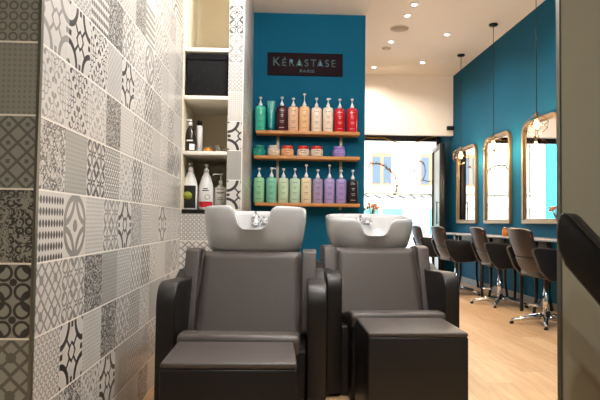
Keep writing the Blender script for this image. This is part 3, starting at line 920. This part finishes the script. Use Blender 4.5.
bottle(283.2, 177.8, Z3, (196, 216, 184), 168.5, 'pale sage pump bottle third from the left on the bottom shelf')
bottle(294.6, 178, Z3, (184, 212, 184), 168.5, 'pale green pump bottle with dark lettering beside the cream bottle')
bottle(306, 177.5, Z3, (230, 214, 178), 164.5, 'cream pump bottle with a tall pump on the bottom oak shelf')
bottle(317.6, 178.5, Z3, (158, 144, 176), 169.5, 'grey-mauve pump bottle on the bottom oak shelf')
bottle(329.3, 178.3, Z3, (168, 150, 200), 164.8, 'lavender pump bottle with a tall pump on the bottom shelf')
bottle(341, 178.8, Z3, (164, 144, 196), 170, 'lavender pump bottle next to the black one on the bottom shelf')
bottle(352.6, 179.8, Z3, (34, 24, 26), 170, 'black pump bottle at the right end of the bottom oak shelf', 'ink_light')

def jar(px, col, lid, label, w=12.8):
    Y = YB-.1; x = P(px, 150, Y=Y).x; r = w/2*Y/F
    H = P(px, 145, Y=Y).z - P(px, 155.6, Y=Y).z
    j = thing('cream_jar', label, 'jar', (x, Y, Z2), 0, 'jars on the middle oak shelf')
    MB().lathe([(r*.85, 0), (r, .012), (r, H*.55), (r*.9, H*.7)], n=24).build('bowl', cmat(col), j)
    MB().lathe([(r*.86, H*.705), (r*.88, H*.72), (r*.88, H*.95), (r*.82, H)], n=24).build('lid', cmat(lid), j)
    t = MB()
    for zf, half, k in ((.5, .5, 4), (.3, .4, 3)):
        for q in range(k):
            a0 = -PI/2-half+2*half*(q+.1)/k; a1 = -PI/2-half+2*half*(q+.8)/k
            t.arc(r+.0008, H*zf, H*zf+.007, a0, a1)
    t.build('print', 'ink_dark', j)
jar(259.2, (30, 150, 130), (20, 120, 110), 'teal jar at the left end of the middle oak shelf', 12)
jar(273.7, (222, 200, 176), (190, 186, 176), 'cream jar with a silver lid on the middle oak shelf')
jar(287.3, (226, 170, 124), (196, 60, 36), 'peach jar with a red lid on the middle oak shelf')
jar(303.3, (222, 202, 178), (190, 44, 30), 'cream jar with a red lid standing beside the gap after the peach jar')
jar(316.7, (224, 206, 184), (192, 48, 32), 'cream jar with a red lid on the shelf nearer the purple jar')
jar(339, (150, 128, 196), (140, 116, 186), 'purple jar alone near the right end of the middle shelf')

# ---------------------------------------------------------------- things in the niche
YI = 4.34
def pxw(px, y=YI): return P(px, 160, Y=y).x
def nbottle(x0, x1, ytop, ypump, zs, mt, label, shoulder=.6, neck=.2, spout=(0, -1), pumpm='pump_white'):
    xa, xb = P(x0, 190, Y=YI).x, P(x1, 190, Y=YI).x; x = (xa+xb)/2; r = (xb-xa)/2
    h = P(x0, ytop, Y=YI).z - zs
    b = thing('pump_bottle', label, 'bottle', (x, YI, zs), 0, 'bottles in the tiled niche')
    MB().lathe([(r*.92, 0), (r, .006), (r, h*shoulder), (r*.93, h*(shoulder+.1)), (r*.6, h*.88), (r*.34, h*.97), (r*.3, h)], n=28, sy=.8).build('body', mt, b)
    ph = P(x0, ypump, Y=YI).z - zs
    MB().lathe([(r*.34, h+.0005), (r*.34, h+.02), (r*.2, h+.03)], n=14).build('collar', pumpm, b)
    p = MB().lathe([(.005, h+.0305), (.005, ph-.012), (.014, ph-.01), (.014, ph)], n=12)
    p.tube([(0, 0, ph-.005), (spout[0]*.05, spout[1]*.05, ph-.006), (spout[0]*.06, spout[1]*.06, ph-.016)], [.006, .005, .004])
    p.build('pump', pumpm, b)
    return b, r, h
def patch(b, r, z0, z1, half, mt, name='label_patch', k=1.0012, off=0):
    t = MB(); t.grid(lambda u, v: (math.cos(-PI/2+off-half+2*half*u)*(r*k), math.sin(-PI/2+off-half+2*half*u)*(r*.8*k+.0006), z0+(z1-z0)*v), 10, 1)
    t.build(name, mt, b)
M['label_black'] = mat('black_label', (30, 30, 26), .4); M['label_lime'] = mat('lime_label', (140, 150, 44), .4); M['label_red'] = mat('red_label', (190, 28, 40), .4)
M['white_body'] = mat('white_bottle', (236, 234, 232), .3); M['milky'] = mat('milky_bottle', (206, 202, 196), .3); M['brown_body'] = mat('dark_brown_bottle', (34, 26, 26), .2)
b, r, h = nbottle(182.8, 197.6, 171, 163.5, ZN, 'white_body', 'large white pump bottle with a black and lime label on the niche ledge', .58)
patch(b, r, .012, h*.62, .95, 'label_black'); 
t = MB().lathe([(.001, 0), (.034, 0), (.034, .0012)], n=20); bm_ = t
o = t.build('label_patch', 'label_lime', b); o.rotation_euler = (PI/2, 0, 0); o.location = (-.012, -r*.8-.004, h*.36); o.scale = (1, .9, 1)
text('label_print', 'black', .001, (0, 0, -0.0), 'ink_light', b) if False else None
b, r, h = nbottle(198.8, 213.6, 172.5, 164.5, ZN, 'white_body', 'large white pump bottle with a red band in the middle of the niche ledge', .55)
patch(b, r, .02, h*.22, 1.1, 'label_red')
o = MB().tube([(.018*math.cos(2*PI*k/16), 0, .018*math.sin(2*PI*k/16)) for k in range(16)], .0016, 6, closed=True).build('label_ring', 'ink_dark', b); o.location = (.014, -r*.8-.001, h*.34)
for k in range(2): patch(b, r, h*(.5+.05*k), h*(.525+.05*k), .45-.15*k, 'ink_dark', 'print', 1.004)
b, r, h = nbottle(214.6, 227.0, 184, 173.5, ZN, 'milky', 'shorter milky pump bottle with grey print and spout turned left', .78, spout=(-1, -.2))
for zf, hf in ((.78, .6), (.66, .7), (.62, .5), (.45, .4), (.38, .5), (.16, .6)): patch(b, r, h*zf, h*(zf+.028), hf, 'ink_dark' if zf in (.66, .16) else 'console_apron', 'print', 1.004)
b, r, h = nbottle(183.3, 195.0, 126, 119.5, ZS1, 'brown_body', 'dark brown pump bottle with white cap on the niche shelf', .5, spout=(-1, -.3))
patch(b, r, h*.1, h*.32, .5, 'ink_light', 'print', 1.003, .5); patch(b, r, h*.42, h*.47, .6, 'ink_light', 'print', 1.003)
xa, xb = pxw(195.6, 4.4), pxw(201.5, 4.4); r = (xb-xa)/2; hh_ = P(198, 126, Y=4.4).z - ZS1; ht = P(198, 122, Y=4.4).z-ZS1
sp_ = thing('spray_can', 'slim white can with black cap beside the brown bottle in the niche', 'can', ((xa+xb)/2+.004, 4.4, ZS1))
MB().lathe([(r, 0), (r, hh_), (r*.85, hh_+.002)], n=20).build('body', 'white_body', sp_)
MB().lathe([(r*.82, hh_+.0025), (r*.82, ht+.006), (r*.7, ht+.01)], n=20).build('cap', 'black_metal', sp_)
for k, (pc, wpx, ht_, mt, lb) in enumerate(((207.5, 8.5, 5.5, 'amber', 'low amber jar on the niche shelf'), (217.5, 6, 7.5, 'glass_jar', 'small clear glass jar in the middle of the niche shelf'), (223.5, 5, 6.5, 'glass_jar', 'small clear glass jar at the right end of the niche shelf'))):
    x = pxw(pc); r = wpx/2*YI/F; H = ht_*YI/F
    j = thing('small_jar', lb, 'jar', (x, YI, ZS1), 0, 'little jars on the niche shelf')
    MB().lathe([(r*.9, 0), (r, .005), (r, H*.8), (r*.9, H*.82)], n=20).build('bowl', mt, j)
    MB().lathe([(r*.92, H*.825), (r*.92, H), (r*.8, H+.003)], n=20).build('lid', 'glass_jar' if k else 'gold', j)
# black fabric box filling the shelf
bx0, bx1 = XL+.02, XPL-.006
zt = ZS3 - .028 - .012
fb = thing('storage_box', 'black fabric box with faint swirls filling the niche shelf', 'box', ((bx0+bx1)/2, 4.35, ZS2))
hwx = (bx1-bx0)/2; H = zt-ZS2
MB().box((-hwx, -.12, 0), (hwx, .2, H-.045), bevel=.012, seg=3).build('body', 'cloth_black', fb)
MB().box((-hwx, -.125, H-.044), (hwx, .2, H-.002), bevel=.01, seg=3).build('lid', 'cloth_black', fb)
sw = MB()
for k in range(9):
    cx, cz, rr = random.uniform(-hwx*.7, hwx*.7), random.uniform(.04, H-.09), random.uniform(.012, .035)
    a0 = random.uniform(0, 6)
    sw.tube([(cx+rr*(1-q/14)*math.cos(a0+q*.6), -.121, cz+rr*(1-q/14)*math.sin(a0+q*.6)) for q in range(10)], .0011, 5)
sw.build('swirl_print', 'leather_dark', fb)

# ---------------------------------------------------------------- by the shopfront
def tinsel(path, r, dens, name, label):
    mb = MB(); rnd = random.Random(5)
    mb.tube(path, .006, 6)
    for i in range(len(path)-1):
        a, b = Vector(path[i]), Vector(path[i+1])
        for k in range(dens):
            p = a.lerp(b, rnd.random()); d = Vector((rnd.gauss(0, 1), rnd.gauss(0, .6), rnd.gauss(0, 1))).normalized()*r*rnd.uniform(.5, 1)
            mb.tube([p, p+d], [.007, .003], 4)
    return tag(mb.build(name, 'tinsel'), label, 'garland')
YG = 10.862
tinsel([P(x, y, Y=YG) for x, y in [(368, 167), (371, 163), (378, 163.5), (385, 166), (390, 170.5), (395, 176), (397, 184), (396.5, 190), (394, 196)]], .06, 20, 'tinsel_garland', 'thick gold garland arching over the shop window and hanging down')
tinsel([P(x, y, Y=YG) for x, y in [(420+5.5*math.cos(q), 171+10*math.sin(q)) for q in [k*PI/6 for k in range(-9, 3)]] + [(423, 180), (427, 181.5), (431, 181)]], .03, 10, 'hoop_garland', 'sparse ring of wire and leaves in front of the right window')
tinsel([P(x, y, Y=YG) for x, y in [(405.5, 166), (408, 166.5)]], .05, 12, 'hanging_star', 'tiny olive star in the middle of the shop window')
YG = 10.828
tag(MB().tube([P(x, y, Y=YG) for x, y in [(364, 137), (372, 138), (384, 138), (392, 141), (402, 144), (412, 144), (420, 141), (427, 138), (436, 137)]], .012, 6).build('light_string', 'tinsel'),
    'thin cable looping under the dark top frame of the shopfront', 'cable')
# side table with dried flowers
fx = P(371.5, 213, Y=9.3)
tbl = thing('side_table', 'small round white table behind the farther basin carrying the dried flowers', 'table', (fx.x, 9.3, 0))
MB().lathe([(.27, .80), (.28, .81), (.28, .83), (.26, .835)], n=28).build('tabletop', 'shelf_white', tbl)
MB().lathe([(.2, 0), (.2, .015), (.03, .03), (.025, .79)], n=20).build('pedestal', 'shelf_white', tbl)
fl = thing('flower_vase', 'orange dried flowers in a slim vase against the shop window', 'vase', (fx.x, 9.3, .835))
MB().lathe([(.035, 0), (.05, .04), (.035, .13), (.018, .2), (.022, .22)], n=16).build('vase', 'glass_jar', fl)
rnd = random.Random(3)
bq = MB(); st = MB()
for k in range(26):
    q = Vector((rnd.uniform(-.12, .12), rnd.uniform(-.08, .08), rnd.uniform(.34, .46)))
    q.z -= abs(q.x)*.4
    st.tube([(0, 0, .18), q*.6 + Vector((0, 0, .1)), q], .003, 4)
    t = bmesh.new(); bmesh.ops.create_icosphere(t, subdivisions=1, radius=rnd.uniform(.014, .024), matrix=Matrix.Translation(q)); bq.merge(t)
bq.build('flower_heads', 'flower', fl); st.build('stems', 'stem', fl)

# ---------------------------------------------------------------- street
plane_box('ground', (-60, YD+.1, -.12), (60, 80, -.02), 'asphalt')
YS = 34.0
def facade():
    b = thing('building', 'sunlit cream building across the street with orange-framed windows', 'building', (0, YS, 0))
    x0 = -9.0; x1 = 22
    MB().box((x0, 0, -.02), (x1, 1, 11)).build('wall', 'facade', b)
    def zz(py): return P(400, py, Y=YS).z
    def xx(px): return P(px, 180, Y=YS).x
    MB().box((x0, -.25, zz(193.5)), (x1, -.001, zz(191))).build('cornice', 'stone', b)
    MB().box((x0, -.18, zz(207)), (x1, -.001, zz(195.5)), bevel=.01).build('fascia', 'sign_white', b)
    # windows
    def win(cx, w, z0, z1):
        f = MB()
        f.prism([(cx-w/2, z0), (cx+w/2, z0), (cx+w/2, z1), (cx+w*.25, z1+.1), (cx-w*.25, z1+.1), (cx-w/2, z1)], 'y', -.09, -.001)
        fo = f.build('window', 'orange_frame', b)
        for s in (-1, 1):
            MB().box((cx+s*.09, -.11, z0+.08), (cx+s*(w/2-.05), -.091, z1-.12)).build('pane', 'blue_shutter', fo)
    wz0, wz1 = zz(185), zz(155)
    dx = xx(430) - xx(381.5)
    for k in range(-4, 6):
        win(xx(381.5)+k*dx, 1.2, wz0, wz1)
    # shopfront under the fascia
    k = 0; x = xx(363)-10
    zs = zz(209)
    while x < 20:
        MB().box((x, -.1, .35), (x+1.15, -.001, zs), bevel=.01).build('shop_pane', 'aqua' if k % 3 else 'console_apron', b)
        x += 1.4; k += 1
    MB().box((x0, -.16, -.02), (x1, -.001, .34)).build('plinth', 'stone', b)
    for kk, cx in enumerate((xx(405),)):
        text('sign_lettering', 'LA CAISSAISE', .55, (cx, -.2, zz(202)), 'grille', b, sx=1.1)
    # dark swags painted over the fascia
    s = MB(); rnd = random.Random(9); x = xx(362)
    while x < xx(440):
        l = rnd.uniform(.3, .7)
        s.tube([(x, -.2, zz(196.5)), (x+l*.3, -.2, zz(196.5)+rnd.uniform(.02, .16)), (x+l*.7, -.2, zz(197)-rnd.uniform(0, .1)), (x+l, -.2, zz(196.8))], [.03, .05, .05, .02], 5)
        x += l + .1
    s.build('scroll_ornament', 'leather', b)
    for cx in (-8.3, -6.6, -4.9): text('sign_lettering', 'U', 1.0, (cx, -.2, 2.35), 'grille', b)
    return b
facade()
tb2 = thing('building', 'turquoise house beyond the cream building, seen in the nearest mirror', 'building', (-14, YS, 0))
MB().box((-2.2, -.1, -.02), (4.9, 1, 9)).build('wall', 'facade', tb2)
MB().box((2.9, -.35, -.02), (4.0, -.11, 8.0)).build('pilaster', 'turquoise', tb2)
MB().box((-.6, -.3, 1.5), (1.2, -.11, 4.6)).build('shutter', 'pink', tb2)
MB().box((1.4, -.3, -.02), (2.8, -.11, 1.4)).build('shop_pane', 'blue_shutter', tb2)

# ---------------------------------------------------------------- daylight
w = bpy.data.worlds.new('world'); SC.world = w; w.use_nodes = True
bg = w.node_tree.nodes['Background']
sky = w.node_tree.nodes.new('ShaderNodeTexSky'); sky.sky_type = 'NISHITA'; sky.sun_disc = False; sky.sun_elevation = R(50); sky.sun_rotation = R(180)
mixn = w.node_tree.nodes.new('ShaderNodeMix'); mixn.data_type = 'RGBA'; mixn.inputs['Factor'].default_value = .75
mixn.inputs['B'].default_value = (1.1, 1.15, 1.2, 1)
w.node_tree.links.new(sky.outputs[0], mixn.inputs['A']); w.node_tree.links.new(mixn.outputs['Result'], bg.inputs[0])
bg.inputs[1].default_value = 1.5
sun = bpy.data.lights.new('sun', 'SUN'); sun.energy = 1.8; sun.angle = R(1); sun.color = (1, .95, .86)
so = bpy.data.objects.new('sun', sun); COL.objects.link(so); so.rotation_euler = Euler((R(42), 0, R(-12)))

SC.view_settings.view_transform = 'Standard'; SC.view_settings.look = 'None'; SC.view_settings.gamma = 1
SC.view_settings.exposure = 1.5
SC.view_settings.use_curve_mapping = False
SC.render.engine = 'CYCLES'
SC.cycles.use_denoising = True
SC.cycles.max_bounces = 8; SC.cycles.diffuse_bounces = 4; SC.cycles.glossy_bounces = 4; SC.cycles.transparent_max_bounces = 8
SC.cycles.caustics_reflective = False; SC.cycles.caustics_refractive = False
SC.cycles.sample_clamp_indirect = 4
